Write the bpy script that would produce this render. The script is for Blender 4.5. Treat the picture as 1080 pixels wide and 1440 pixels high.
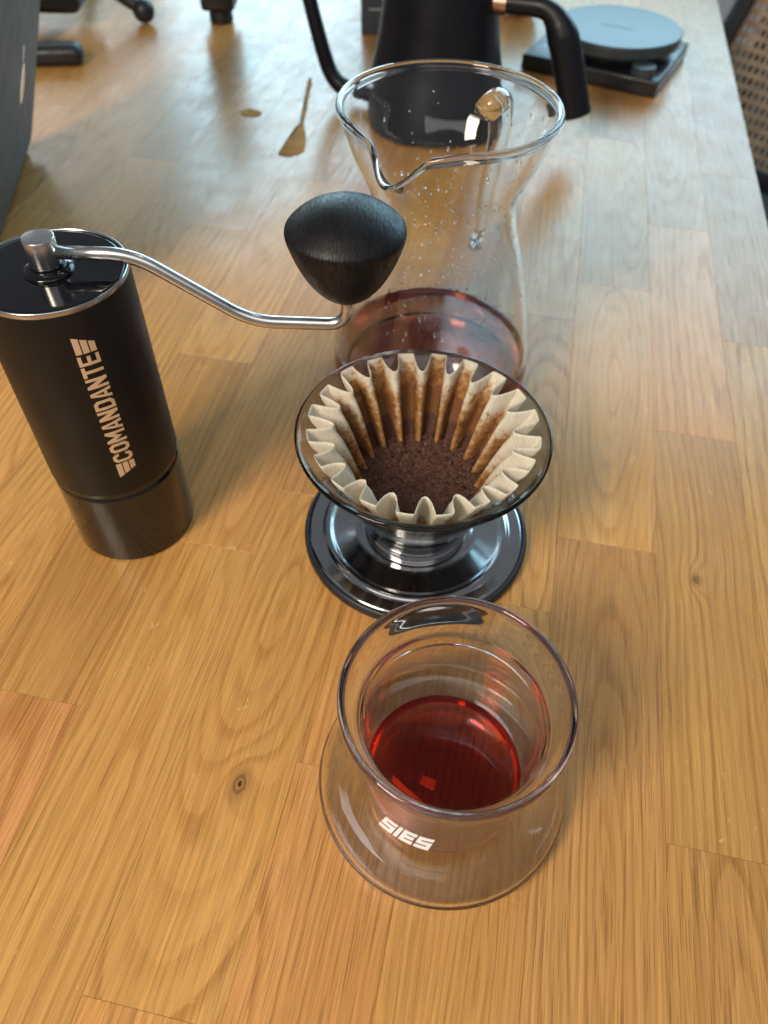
import bpy, bmesh, math, random
from mathutils import Vector, Matrix, noise
random.seed(7)
R = math.radians
PI = math.pi
S = bpy.context.scene
for o in list(bpy.data.objects):
    bpy.data.objects.remove(o, do_unlink=True)
COL = S.collection

# ------------------------------------------------------------------ camera
cam = bpy.data.cameras.new('camera')
cam.sensor_fit = 'VERTICAL'; cam.sensor_height = 36.0; cam.sensor_width = 27.0
cam.lens = 36.0 * 1073.08 / 1440.0
cam.clip_start = 0.01; cam.clip_end = 60
cam.dof.use_dof = True; cam.dof.focus_distance = 0.295; cam.dof.aperture_fstop = 10.5
camo = bpy.data.objects.new('camera', cam); COL.objects.link(camo)
cR = Vector((0.99961486, 0.02122869, 0.01787386)); cU = Vector((-0.02775126, 0.76466868, 0.64382582)); cF = Vector((0, 0.64407388, -0.76496329))
M3 = Matrix((cR, cU, -cF)).transposed()
camo.matrix_world = Matrix.Translation((0, 0, 0.3100126)) @ M3.to_4x4()
S.camera = camo

# ------------------------------------------------------------------ world, lamps, exposure
w = bpy.data.worlds.new('World'); S.world = w; w.use_nodes = True
wn = w.node_tree.nodes; wn['Background'].inputs[0].default_value = (0.90, 0.95, 1.0, 1); wn['Background'].inputs[1].default_value = 0.20
def area(name, loc, target, sx, sy, L, col, spread=180):
    d = bpy.data.lights.new(name, 'AREA'); d.shape = 'RECTANGLE'; d.size = sx; d.size_y = sy
    d.energy = L * PI * sx * sy; d.color = col; d.spread = R(spread)
    o = bpy.data.objects.new(name, d); COL.objects.link(o); o.location = loc
    o.rotation_euler = (Vector(target) - Vector(loc)).to_track_quat('-Z', 'Y').to_euler()
    return o
area('window_light_right', (0.98, 2.05, 0.90), (0.55, 0.4, 0.5), 1.6, 1.1, 5.6, (0.46, 0.80, 1.0))
area('window_light_back', (-0.34, 2.30, 0.66), (-0.2, 0.4, 0.4), 0.55, 0.80, 8.0, (0.52, 0.83, 1.0))
area('window_light_left', (-1.15, 2.20, 0.62), (-0.5, 0.5, 0.4), 0.90, 0.55, 2.4, (0.80, 0.93, 1.0))
area('ceiling_lamp', (0.30, 0.78, 1.40), (0.1, 0.3, 0.0), 0.16, 0.12, 9.0, (0.90, 0.93, 1.0))
area('room_window_light', (-0.56, -0.40, 0.80), (0.0, 0.25, 0.0), 0.30, 0.40, 31.0, (1.0, 0.87, 0.70))
area('room_fill_light', (-0.10, -1.00, 1.60), (0.0, 0.2, 0.0), 2.4, 1.2, 1.3, (1.0, 0.96, 0.90))  # unseen overhead fill added to brighten the glass rims, no real fixture
S.view_settings.view_transform = 'Standard'; S.view_settings.look = 'None'
S.view_settings.exposure = 0.0; S.view_settings.gamma = 1.0; S.view_settings.use_curve_mapping = False
cy = S.cycles
cy.use_denoising = True; cy.max_bounces = 40; cy.transmission_bounces = 32; cy.transparent_max_bounces = 16; cy.glossy_bounces = 32; cy.diffuse_bounces = 4
cy.caustics_reflective = True; cy.caustics_refractive = True; cy.blur_glossy = 0.6; cy.sample_clamp_indirect = 8

# ------------------------------------------------------------------ helpers
def tag(o, label, cat, group=None, kind=None):
    o['label'] = label
    if cat: o['category'] = cat
    if group: o['group'] = group
    if kind: o['kind'] = kind
    return o
def thing(name, label, cat, loc=(0, 0, 0), group=None, kind=None):
    o = bpy.data.objects.new(name, None); COL.objects.link(o); o.location = loc; o.empty_display_size = .02
    return tag(o, label, cat, group, kind)
def obj(name, bm, m, parent=None, smooth=True, loc=None):
    me = bpy.data.meshes.new(name); bm.to_mesh(me); bm.free()
    if smooth:
        for p in me.polygons: p.use_smooth = True
    if m: me.materials.append(m)
    o = bpy.data.objects.new(name, me); COL.objects.link(o)
    if parent: o.parent = parent
    if loc: o.location = loc
    return o
def sharp(o, deg=40):
    me = o.data; bm = bmesh.new(); bm.from_mesh(me)
    for e in bm.edges:
        if len(e.link_faces) == 2 and e.calc_face_angle(0) > R(deg): e.smooth = False
    bm.to_mesh(me); bm.free(); return o
def crom(pts, n=6):
    out = []
    P = [Vector(p) for p in pts]
    for i in range(len(P) - 1):
        p0 = P[max(i-1, 0)]; p1 = P[i]; p2 = P[i+1]; p3 = P[min(i+2, len(P)-1)]
        for k in range(n):
            t = k / n
            out.append(0.5*((2*p1)+(-p0+p2)*t+(2*p0-5*p1+4*p2-p3)*t*t+(-p0+3*p1-3*p2+p3)*t**3))
    out.append(P[-1]); return out
def rnd(pts, r, n=4):
    """round the inner corners of an open profile; r may be a list"""
    P = [Vector(p) for p in pts]; out = [P[0]]
    for i in range(1, len(P)-1):
        rr = r[i] if isinstance(r, (list, tuple)) else r
        a, b = (P[i-1]-P[i]), (P[i+1]-P[i]); d = min(rr, a.length*.48, b.length*.48)
        if d < 1e-6: out.append(P[i]); continue
        A = P[i]+a.normalized()*d; B = P[i]+b.normalized()*d
        for k in range(n+1):
            t = k/n; out.append((1-t)**2*A+2*t*(1-t)*P[i]+t*t*B)
    out.append(P[-1]); return out
def lathe(bm, prof, seg=96, c=(0, 0, 0), fn=None, flip=False):
    rings = []
    for r, z in prof:
        if r < 1e-6: rings.append([bm.verts.new((c[0], c[1], c[2]+z))]); continue
        ring = []
        for k in range(seg):
            a = 2*PI*k/seg; x, y, zz = r*math.cos(a), r*math.sin(a), z
            if fn: x, y, zz = fn(r, z, a)
            ring.append(bm.verts.new((c[0]+x, c[1]+y, c[2]+zz)))
        rings.append(ring)
    fs = []
    for A, B in zip(rings, rings[1:]):
        if len(A) == 1 and len(B) == 1: continue
        for k in range(seg):
            j = (k+1) % seg
            if len(A) == 1: f = (A[0], B[j], B[k])
            elif len(B) == 1: f = (A[k], A[j], B[0])
            else: f = (A[k], A[j], B[j], B[k])
            fs.append(bm.faces.new(f[::-1] if flip else f))
    return fs
def orient(bm, inward=False):
    bmesh.ops.remove_doubles(bm, verts=bm.verts[:], dist=1e-7)
    bmesh.ops.recalc_face_normals(bm, faces=bm.faces[:])
    if (bm.calc_volume(signed=True) < 0) != inward: bmesh.ops.reverse_faces(bm, faces=bm.faces[:])
    return bm
def merged(*bms):
    out = bmesh.new()
    for b in bms:
        me = bpy.data.meshes.new('t'); b.to_mesh(me); b.free(); out.from_mesh(me); bpy.data.meshes.remove(me)
    return out
def tube(bm, path, rad, seg=16, cap=True, squash=1.0):
    P = [Vector(p) for p in path]; n = len(P); rings = []
    T0 = (P[1]-P[0]).normalized(); N = T0.orthogonal().normalized()
    if abs(T0.z) < .9: N = T0.cross(Vector((0, 0, 1))).normalized()
    for i, p in enumerate(P):
        T = (P[min(i+1, n-1)]-P[max(i-1, 0)]).normalized()
        N = (N-T*N.dot(T)).normalized(); B = T.cross(N)
        r = rad(i/(n-1)) if callable(rad) else rad
        rings.append([bm.verts.new(p+(N*math.cos(2*PI*k/seg)*squash+B*math.sin(2*PI*k/seg))*r) for k in range(seg)])
    for A, B in zip(rings, rings[1:]):
        for k in range(seg): bm.faces.new((A[k], A[(k+1) % seg], B[(k+1) % seg], B[k]))
    if cap: bm.faces.new(rings[0][::-1]); bm.faces.new(rings[-1])
    return bm
def box(bm, lo, hi, bev=0, seg=2, mat=None):
    r = bmesh.ops.create_cube(bm, size=1)['verts']
    for v in r:
        v.co = Vector([lo[i]+(v.co[i]+.5)*(hi[i]-lo[i]) for i in range(3)])
    if bev:
        es = list({e for v in r for e in v.link_edges})
        res = bmesh.ops.bevel(bm, geom=es, offset=bev, segments=seg, affect='EDGES', profile=.5)
        vs = {v for f in res['faces'] for v in f.verts} | {v for v in r if v.is_valid}
    else: vs = set(r)
    if mat is not None:
        # gather whole island
        seen = set(vs); st = list(vs)
        while st:
            v = st.pop()
            for e in v.link_edges:
                q = e.other_vert(v)
                if q not in seen: seen.add(q); st.append(q)
        for v in seen: v.co = mat @ v.co
    return bm

# ------------------------------------------------------------------ materials
class NT:
    def __init__(s, name):
        s.m = bpy.data.materials.new(name); s.m.use_nodes = True; s.t = s.m.node_tree; s.t.nodes.clear()
        s.out = s.t.nodes.new('ShaderNodeOutputMaterial')
    def n(s, typ, **kw):
        nd = s.t.nodes.new('ShaderNode'+typ)
        ins = kw.pop('ins', {})
        for k, v in kw.items(): setattr(nd, k, v)
        for k, v in ins.items(): s.set(nd.inputs[k], v)
        return nd
    def set(s, sock, v):
        if hasattr(v, 'is_output') or isinstance(v, bpy.types.NodeSocket): s.t.links.new(v, sock)
        elif isinstance(v, bpy.types.Node): s.t.links.new(v.outputs[0], sock)
        else: sock.default_value = v
    def math(s, op, a, b=0.0, c=0.0, clamp=False):
        nd = s.n('Math', operation=op, use_clamp=clamp); s.set(nd.inputs[0], a); s.set(nd.inputs[1], b); s.set(nd.inputs[2], c); return nd.outputs[0]
    def mapr(s, v, a, b, c=0.0, d=1.0, smooth=True):
        nd = s.n('MapRange', interpolation_type='SMOOTHSTEP' if smooth else 'LINEAR')
        for i, x in enumerate((v, a, b, c, d)): s.set(nd.inputs[i], x)
        return nd.outputs[0]
    def mix(s, f, a, b, blend='MIX'):
        nd = s.n('Mix', data_type='RGBA', blend_type=blend); s.set(nd.inputs[0], f); s.set(nd.inputs[6], a); s.set(nd.inputs[7], b); return nd.outputs[2]
    def noise(s, vec, scale=5, detail=3, rough=.5, dist=0.0):
        nd = s.n('TexNoise'); s.set(nd.inputs['Vector'], vec); nd.inputs['Scale'].default_value = scale; nd.inputs['Detail'].default_value = detail
        nd.inputs['Roughness'].default_value = rough; nd.inputs['Distortion'].default_value = dist; return nd
    def attr(s, name, typ='OBJECT'):
        return s.n('Attribute', attribute_type=typ, attribute_name=name)
    def bsdf(s, **ins):
        b = s.n('BsdfPrincipled')
        for k, v in ins.items(): s.set(b.inputs[k.replace('_', ' ')], v)
        s.t.links.new(b.outputs[0], s.out.inputs[0]); return b
def c4(r, g, b): return (r, g, b, 1)

def plain(name, col, rough, metal=0.0, spec=.5, bump=0.0, bscale=400, var=.08, rvar=.08, coat=0.0):
    t = NT(name); co = t.n('TexCoord').outputs['Object']
    n1 = t.noise(co, 35, 4); n2 = t.noise(co, bscale, 2)
    c = t.mix(t.mapr(n1.outputs[0], .3, .7), c4(*[x*(1-var) for x in col]), c4(*[min(1, x*(1+var)) for x in col]))
    ro = t.mapr(t.noise(co, 60, 5).outputs[0], .3, .7, max(.0, rough-rvar), rough+rvar)
    b = t.bsdf(Base_Color=c, Roughness=ro, Metallic=metal, Specular_IOR_Level=spec, Coat_Weight=coat)
    if bump:
        bp = t.n('Bump', ins={'Strength': bump, 'Distance': .0004, 'Height': n2.outputs[0]}); t.set(b.inputs['Normal'], bp)
    return t.m

def wood_mat():
    t = NT('oiled_oak'); tc = t.n('TexCoord').outputs['Object']
    sep = t.n('SeparateXYZ', ins={0: tc}); x, y = sep.outputs[0], sep.outputs[1]
    A = lambda k: t.attr(k).outputs['Fac']
    seed, tone, hue = A('seed'), A('tone'), A('hue')
    off = t.n('CombineXYZ', ins={0: t.math('MULTIPLY', seed, 3.17), 1: t.math('MULTIPLY', seed, 7.31), 2: t.math('MULTIPLY', seed, 1.77)})
    def P(sx, sy, sz=1.0):
        v = t.n('CombineXYZ', ins={0: t.math('MULTIPLY', x, sx), 1: t.math('MULTIPLY', y, sy), 2: 0.0})
        return t.n('VectorMath', operation='ADD', ins={0: v.outputs[0], 1: off.outputs[0]}).outputs[0]
    # knot field
    kx, ky, kr = A('knot_x'), A('knot_y'), A('knot_r')
    dx = t.math('SUBTRACT', x, kx); dy = t.math('MULTIPLY', t.math('SUBTRACT', y, ky), .62)
    kd = t.math('SQRT', t.math('ADD', t.math('MULTIPLY', dx, dx), t.math('MULTIPLY', dy, dy)))
    kq = t.math('DIVIDE', kd, kr)
    kinf = t.math('EXPONENT', t.math('MULTIPLY', t.math('POWER', t.math('MULTIPLY', kq, .26), 1.3), -1.0))
    # growth rings of a slanted log axis give cathedral figure
    w1 = t.math('SUBTRACT', t.noise(P(14, 3.2), 1, 3, .55).outputs[0], .5)
    w2 = t.math('SUBTRACT', t.noise(P(70, 9), 1, 2, .5).outputs[0], .5)
    w3 = t.math('SUBTRACT', t.noise(P(260, 40), 1, 2, .5).outputs[0], .5)
    rx = t.math('ADD', t.math('SUBTRACT', x, A('ring_x')), t.math('ADD', t.math('MULTIPLY', w1, .022), t.math('MULTIPLY', w2, .0035)))
    rz = t.math('ADD', t.math('MULTIPLY', t.math('SUBTRACT', y, A('ring_y')), A('slope')), t.math('ADD', t.math('MULTIPLY', w1, .010), t.math('MULTIPLY', w3, .0008)))
    rad = t.math('SQRT', t.math('ADD', t.math('MULTIPLY', rx, rx), t.math('MULTIPLY', rz, rz)))
    rad = t.math('ADD', rad, t.math('MULTIPLY', kinf, .013))
    ph = t.math('MULTIPLY', rad, A('freq'))
    fr = t.math('FRACT', ph)
    early = t.math('MULTIPLY', t.mapr(fr, .02, .12), t.mapr(fr, .20, .62, 1.0, 0.0))
    ringid = t.noise(t.n('CombineXYZ', ins={0: t.math('FLOOR', ph), 1: seed, 2: 0.0}).outputs[0], 3.1, 1).outputs[0]
    early = t.math('MULTIPLY', early, t.mapr(ringid, .3, .7, .35, 1.0))
    # pores: short dark dashes along the grain
    px_ = t.math('ADD', x, t.math('MULTIPLY', w1, .012))
    def PW(sx, sy):
        return t.n('VectorMath', operation='ADD', ins={0: t.n('CombineXYZ', ins={0: t.math('MULTIPLY', px_, sx), 1: t.math('MULTIPLY', y, sy), 2: 0.0}).outputs[0], 1: off.outputs[0]}).outputs[0]
    pthr = t.math('ADD', t.math('MULTIPLY', early, .13), t.math('MULTIPLY', A('porous'), .055))
    def dashes(sx, sy, lo, hi):
        v = t.n('TexVoronoi', feature='F1', voronoi_dimensions='2D', ins={'Vector': PW(sx, sy), 'Scale': 1.0, 'Randomness': 1.0}).outputs['Distance']
        k = t.mapr(pthr, 0.0, .19, .55, 1.5, False)
        return t.mapr(v, t.math('MULTIPLY', k, lo), t.math('MULTIPLY', k, hi), 1.0, 0.0)
    pore = t.math('MULTIPLY', dashes(900, 14, .10, .17), .9)
    dash = t.math('MAXIMUM', dashes(520, 8.5, .055, .09), t.math('MULTIPLY', dashes(1400, 22, .14, .24), .6))
    fib = t.noise(PW(1500, 14), 1, 3, .6).outputs[0]
    fib2 = t.noise(PW(420, 5), 1, 4, .65).outputs[0]
    broad = t.noise(P(30, 4.5), 1, 3, .55).outputs[0]
    # medullary flecks (pale short wavy bars)
    fl = t.noise(P(190, 130), 1, 2, .5, 1.2).outputs[0]
    fleck = t.math('MULTIPLY', t.mapr(fl, .67, .74), t.mapr(t.noise(P(22, 9), 1, 1).outputs[0], .54, .66))
    light = t.mix(hue, c4(.612, .328, .096), c4(.618, .288, .102))
    mid = t.mix(hue, c4(.455, .212, .048), c4(.458, .192, .050))
    col = t.mix(t.math('MULTIPLY', early, .80), light, mid)
    col = t.mix(t.math('MULTIPLY', t.mapr(broad, .32, .70), .38), col, mid)
    fm = t.math('MULTIPLY', t.mapr(fib, .25, .75, .79, 1.14, False), t.mapr(fib2, .25, .75, .82, 1.13, False))
    fm = t.math('MULTIPLY', fm, tone)
    g = t.n('CombineXYZ', ins={0: fm, 1: fm, 2: fm})
    col = t.mix(1.0, col, g.outputs[0], 'MULTIPLY')
    col = t.mix(t.math('MULTIPLY', fleck, .55), col, c4(.70, .49, .25))
    pores = t.math('MAXIMUM', t.math('MULTIPLY', pore, t.mapr(A('porous'), 0, 1, .6, .95, False)), t.math('MULTIPLY', dash, t.mapr(A('porous'), 0, 1, .55, .95, False)))
    col = t.mix(t.math('MULTIPLY', pores, .78), col, c4(.19, .078, .018))
    # the knot itself
    kn = t.noise(P(260, 260), 1, 3).outputs[0]
    kq2 = t.math('ADD', kq, t.math('MULTIPLY', t.math('SUBTRACT', kn, .5), .9))
    col = t.mix(t.math('MULTIPLY', t.mapr(kq2, 1.2, 3.2, 1.0, 0.0), .55), col, c4(.27, .125, .04))
    col = t.mix(t.math('MULTIPLY', t.mapr(t.math('ABSOLUTE', t.math('SUBTRACT', kq2, .95)), .10, .42, 1.0, 0.0), .6), col, c4(.12, .052, .018))
    col = t.mix(t.mapr(kq2, .25, .55, 1.0, 0.0), col, c4(.06, .024, .010))
    rough = t.math('ADD', t.mapr(t.noise(P(45, 30), 1, 4).outputs[0], .3, .7, .24, .32), t.math('MULTIPLY', pores, .2))
    b = t.bsdf(Base_Color=col, Roughness=rough, IOR=1.5, Specular_IOR_Level=.45)
    hgt = t.math('SUBTRACT', t.math('MULTIPLY', fib, .35), t.math('MULTIPLY', pores, .8))
    hgt = t.math('ADD', hgt, t.math('MULTIPLY', t.noise(P(60, 14), 1, 2).outputs[0], .8))
    bp = t.n('Bump', ins={'Strength': .28, 'Distance': .00016, 'Height': hgt}); t.set(b.inputs['Normal'], bp)
    return t.m

def glass(name, col=(1, 1, 1), ior=1.47, rough=0.0, mist=0.0):
    t = NT(name); g = t.n('BsdfGlass', ins={'Color': c4(*col), 'Roughness': rough, 'IOR': ior})
    co = t.n('TexCoord').outputs['Object']
    if mist:   # condensation in patches below the neck
        z_ = t.n('SeparateXYZ', ins={0: co}).outputs[2]
        band = t.math('MULTIPLY', t.mapr(z_, .028, .045), t.mapr(z_, .115, .138, 1.0, 0.0))
        t.set(g.inputs['Roughness'], t.math('MULTIPLY', t.math('MULTIPLY', band, t.mapr(t.noise(co, 42, 4, .6).outputs[0], .38, .66)), mist))
    nz = t.noise(co, 55, 2); bp = t.n('Bump', ins={'Strength': .02, 'Distance': .0006, 'Height': nz.outputs[0]}); t.set(g.inputs['Normal'], bp)
    t.t.links.new(g.outputs[0], t.out.inputs[0]); return t.m
def liquid(name, vol, dens, tint=(1, 1, 1), ior=1.34):
    t = NT(name); g = t.n('BsdfGlass', ins={'Color': c4(*tint), 'Roughness': 0.0, 'IOR': ior})
    nz = t.noise(t.n('TexCoord').outputs['Object'], 30, 2); bp = t.n('Bump', ins={'Strength': .03, 'Distance': .001, 'Height': nz.outputs[0]}); t.set(g.inputs['Normal'], bp)
    v = t.n('VolumeAbsorption', ins={'Color': c4(*vol), 'Density': dens})
    t.t.links.new(g.outputs[0], t.out.inputs[0]); t.t.links.new(v.outputs[0], t.out.inputs[1]); return t.m

def paper_mat():
    t = NT('filter_paper'); co = t.n('TexCoord').outputs['Object']
    st = t.attr('stain', 'GEOMETRY').outputs['Fac']; gr = t.attr('mud', 'GEOMETRY').outputs['Fac']
    fine = t.noise(co, 1500, 3, .6).outputs[0]; med = t.noise(co, 330, 4, .62).outputs[0]; lo = t.noise(co, 90, 3).outputs[0]
    cell = t.n('TexVoronoi', feature='F1', ins={'Vector': co, 'Scale': 1150.0}).outputs['Distance']
    crep = t.noise(t.n('Mapping', ins={0: co, 3: (1, 1, .25)}).outputs[0], 900, 2).outputs[0]
    base = t.mix(t.mapr(crep, .3, .7), c4(.79, .72, .59), c4(.88, .82, .70))
    nn = t.math('ADD', t.math('MULTIPLY', t.math('SUBTRACT', med, .5), 1.7), t.math('ADD', t.math('MULTIPLY', t.math('SUBTRACT', fine, .5), .7), t.math('MULTIPLY', t.math('SUBTRACT', lo, .5), .9)))
    s1 = t.mapr(t.math('ADD', st, nn), .26, .70); s0 = t.mapr(t.math('ADD', st, t.math('MULTIPLY', nn, .5)), .02, .55)
    col = t.mix(t.math('MULTIPLY', s0, .7), base, c4(.60, .37, .15))
    col = t.mix(t.math('MULTIPLY', s1, .88), col, c4(.44, .185, .040))
    col = t.mix(t.math('MULTIPLY', t.mapr(t.math('ADD', st, t.math('MULTIPLY', nn, 1.5)), .72, 1.15), .75), col, c4(.165, .062, .022))
    speck = t.math('MULTIPLY', t.mapr(cell, .10, .26, 1.0, 0.0), t.mapr(t.math('ADD', st, t.math('MULTIPLY', t.math('SUBTRACT', med, .5), 1.2)), .42, .72))
    col = t.mix(t.math('MULTIPLY', speck, .7), col, c4(.075, .028, .012))
    s2 = t.mapr(t.math('ADD', gr, t.math('MULTIPLY', nn, .55)), .36, .66)
    mud = t.mix(t.mapr(fine, .35, .7), c4(.045, .017, .011), c4(.115, .045, .028))
    col = t.mix(s2, col, mud)
    d = t.bsdf(Base_Color=col, Roughness=t.mapr(s2, 0, 1, .82, .42), Specular_IOR_Level=.35)
    tr = t.n('BsdfTranslucent', ins={'Color': col}); mx = t.n('MixShader', ins={0: t.mapr(s2, 0, 1, .30, .0), 1: d.outputs[0], 2: tr.outputs[0]})
    t.t.links.new(mx.outputs[0], t.out.inputs[0])
    bp = t.n('Bump', ins={'Strength': .35, 'Distance': .0004, 'Height': t.math('ADD', t.math('MULTIPLY', s2, fine), t.math('MULTIPLY', med, .35))})
    t.set(d.inputs['Normal'], bp); return t.m
def ground_mat():
    t = NT('wet_grounds'); co = t.n('TexCoord').outputs['Object']
    v = t.n('TexVoronoi', feature='F1', ins={'Vector': co, 'Scale': 1400.0}); f = t.noise(co, 500, 4, .65).outputs[0]
    ramp = t.mix(t.mapr(t.n('SeparateColor', ins={0: v.outputs['Color']}).outputs[0], .1, .95), c4(.040, .015, .010), c4(.16, .066, .040))
    col = t.mix(t.mapr(f, .55, .75), ramp, c4(.22, .105, .06))
    b = t.bsdf(Base_Color=col, Roughness=.30, Specular_IOR_Level=.6)
    bp = t.n('Bump', ins={'Strength': 1.0, 'Distance': .0008, 'Height': t.math('ADD', v.outputs['Distance'], f)}); t.set(b.inputs['Normal'], bp); return t.m
def brushed(name, col, rough, along=(1, 1, 30)):
    t = NT(name); co = t.n('TexCoord').outputs['Object']
    n1 = t.noise(t.n('Mapping', ins={0: co, 3: along}).outputs[0], 300, 3).outputs[0]
    c = t.mix(n1, c4(*[x*.96 for x in col]), c4(*col))
    b = t.bsdf(Base_Color=c, Metallic=1.0, Roughness=t.mapr(n1, .3, .7, rough*.92, rough*1.1))
    return t.m
def knob_mat():
    t = NT('black_stained_ash'); co = t.n('TexCoord').outputs['Object']
    n1 = t.noise(t.n('Mapping', ins={0: co, 3: (1500, 330, 330)}).outputs[0], 1, 1, .5).outputs[0]
    n2 = t.noise(t.n('Mapping', ins={0: co, 3: (420, 30, 30)}).outputs[0], 1, 3, .6).outputs[0]
    wv = t.math('ADD', t.math('MULTIPLY', n1, .6), t.math('MULTIPLY', n2, .4))
    c = t.mix(t.mapr(wv, .35, .65), c4(.003, .003, .0035), c4(.010, .010, .012))
    b = t.bsdf(Base_Color=c, Roughness=t.mapr(wv, .35, .65, .50, .38), Specular_IOR_Level=.26)
    bp = t.n('Bump', ins={'Strength': .9, 'Distance': .0003, 'Height': wv}); t.set(b.inputs['Normal'], bp); return t.m
def cane_mat(): return plain('cane', (.42, .26, .15), .55, bump=.3, bscale=900, var=.2)

M = dict(
    wood=wood_mat(), clear=glass('clear_glass', (1, 1, 1), 1.47), smoke=glass('smoky_glass', (.80, .81, .80), 1.49), carafe=glass('carafe_glass', (.996, 1, 1), 1.47, mist=.16),
    coffee=liquid('coffee', (.905, .38, .0), 250, (1, .98, .97)), coffee2=liquid('coffee_carafe', (.86, .52, .42), 65, (1, .98, .97)),
    white_print=plain('white_print', (.85, .85, .85), .5, var=.02), tan_print=plain('tan_print', (.64, .43, .25), .6, var=.05),
    matte_black=plain('matte_black_coating', (.006, .0055, .0055), .42, spec=.32, bump=.12, bscale=2500, var=.1, rvar=.05),
    gloss_black=plain('glossy_black_plastic', (.004, .0042, .006), .06, bump=0, rvar=.03),
    jar=plain('polished_dark_jar', (.007, .0055, .005), .11, rvar=.02, coat=.3), steel=brushed('brushed_steel', (.62, .61, .60), .24, (1, 1, 1)),
    chrome=plain('polished_steel', (.44, .44, .46), .11, metal=1.0, rvar=.03, var=.05), rim_steel=brushed('steel_edge', (.50, .50, .52), .20, (1, 1, 4)),
    rubber=plain('black_rubber', (.012, .014, .018), .45), knob=knob_mat(), paper=paper_mat(), grounds=ground_mat(),
    kettle=plain('kettle_black', (.005, .0062, .011), .40, spec=.32, rvar=.05, bump=.05, bscale=3000), copper=plain('copper', (.50, .31, .24), .38, metal=1.0),
    base_black=plain('base_black', (.012, .014, .018), .33), disc=plain('disc_top', (.040, .052, .062), .36, rvar=.0, var=.01),
    slate=plain('slate_card', (.052, .062, .085), .6), laptop=plain('dark_grey_aluminium', (.060, .060, .066), .50, metal=.3, rvar=.03),
    mirror=plain('mirror_emblem', (.75, .73, .70), .05, metal=1.0, rvar=.02), plastic=plain('black_plastic', (.010, .012, .015), .35),
    grey_print=plain('grey_print', (.30, .33, .34), .5), pink=plain('pink_ceramic', (.62, .46, .42), .35), cane=cane_mat(), dark_wood=plain('dark_chair_frame', (.02, .018, .017), .4),
    floor=plain('dark_floor', (.030, .055, .065), .22, var=.3, rvar=.1), spill=None, under=plain('table_core', (.10, .05, .02), .7))
M['residue'] = plain('coffee_residue', (.17, .060, .022), .35, var=.3)
M['spill'] = plain('dried_coffee', (.50, .26, .075), .8, spec=.10, var=.30)

# ------------------------------------------------------------------ setting: floor
bm = bmesh.new(); box(bm, (-2.2, -1.0, -.80), (2.4, 3.2, -.74))
tag(obj('floor', bm, M['floor'], smooth=False), 'dark blue green floor seen beside the table edge', None, kind='structure')
bpy.data.objects['floor'].pop('category', None)

# ------------------------------------------------------------------ the table: every stave is a part
YAW = 0.184467
table = thing('table', 'oiled oak butcher block table top made of narrow staves', 'table', (0, 0, 0)); table.rotation_euler = (0, 0, -YAW)
T = .032
seams = [.1875, .141, .0944, .0435, -.0055, -.0555, -.105, -.1537, -.2035, -.253, -.2995, -.3465, -.3925, -.440, -.488, -.536, -.584, -.632, -.68, -.728]
phase = [.451, .115, .260, .2125, .116, .021, .2153, .120, .03, .20, .602, .502, .15, .07, .19, .11, .03, .17, .08]
tones = {}
props = {  # (column, index of stave counted from its phase): hand-set looks seen in the photograph
}
LEN = .2385
V0, V1 = -.16, 1.50
def stave_mesh(w, l):
    bm = bmesh.new(); g = .00004; b = .00010
    box(bm, (-w/2+g, -l/2+g, -T), (w/2-g, l/2-g, 0))
    top = [e for e in bm.edges if all(abs(v.co.z) < 1e-6 for v in e.verts)]
    bmesh.ops.bevel(bm, geom=top, offset=b, segments=1, affect='EDGES')
    return bm
knots = {(5, -.0756, .1019): .0022, (1, .1168, .2462): .0021, (1, .1128, .2475): .0013}
rs = random.Random(21)
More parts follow.
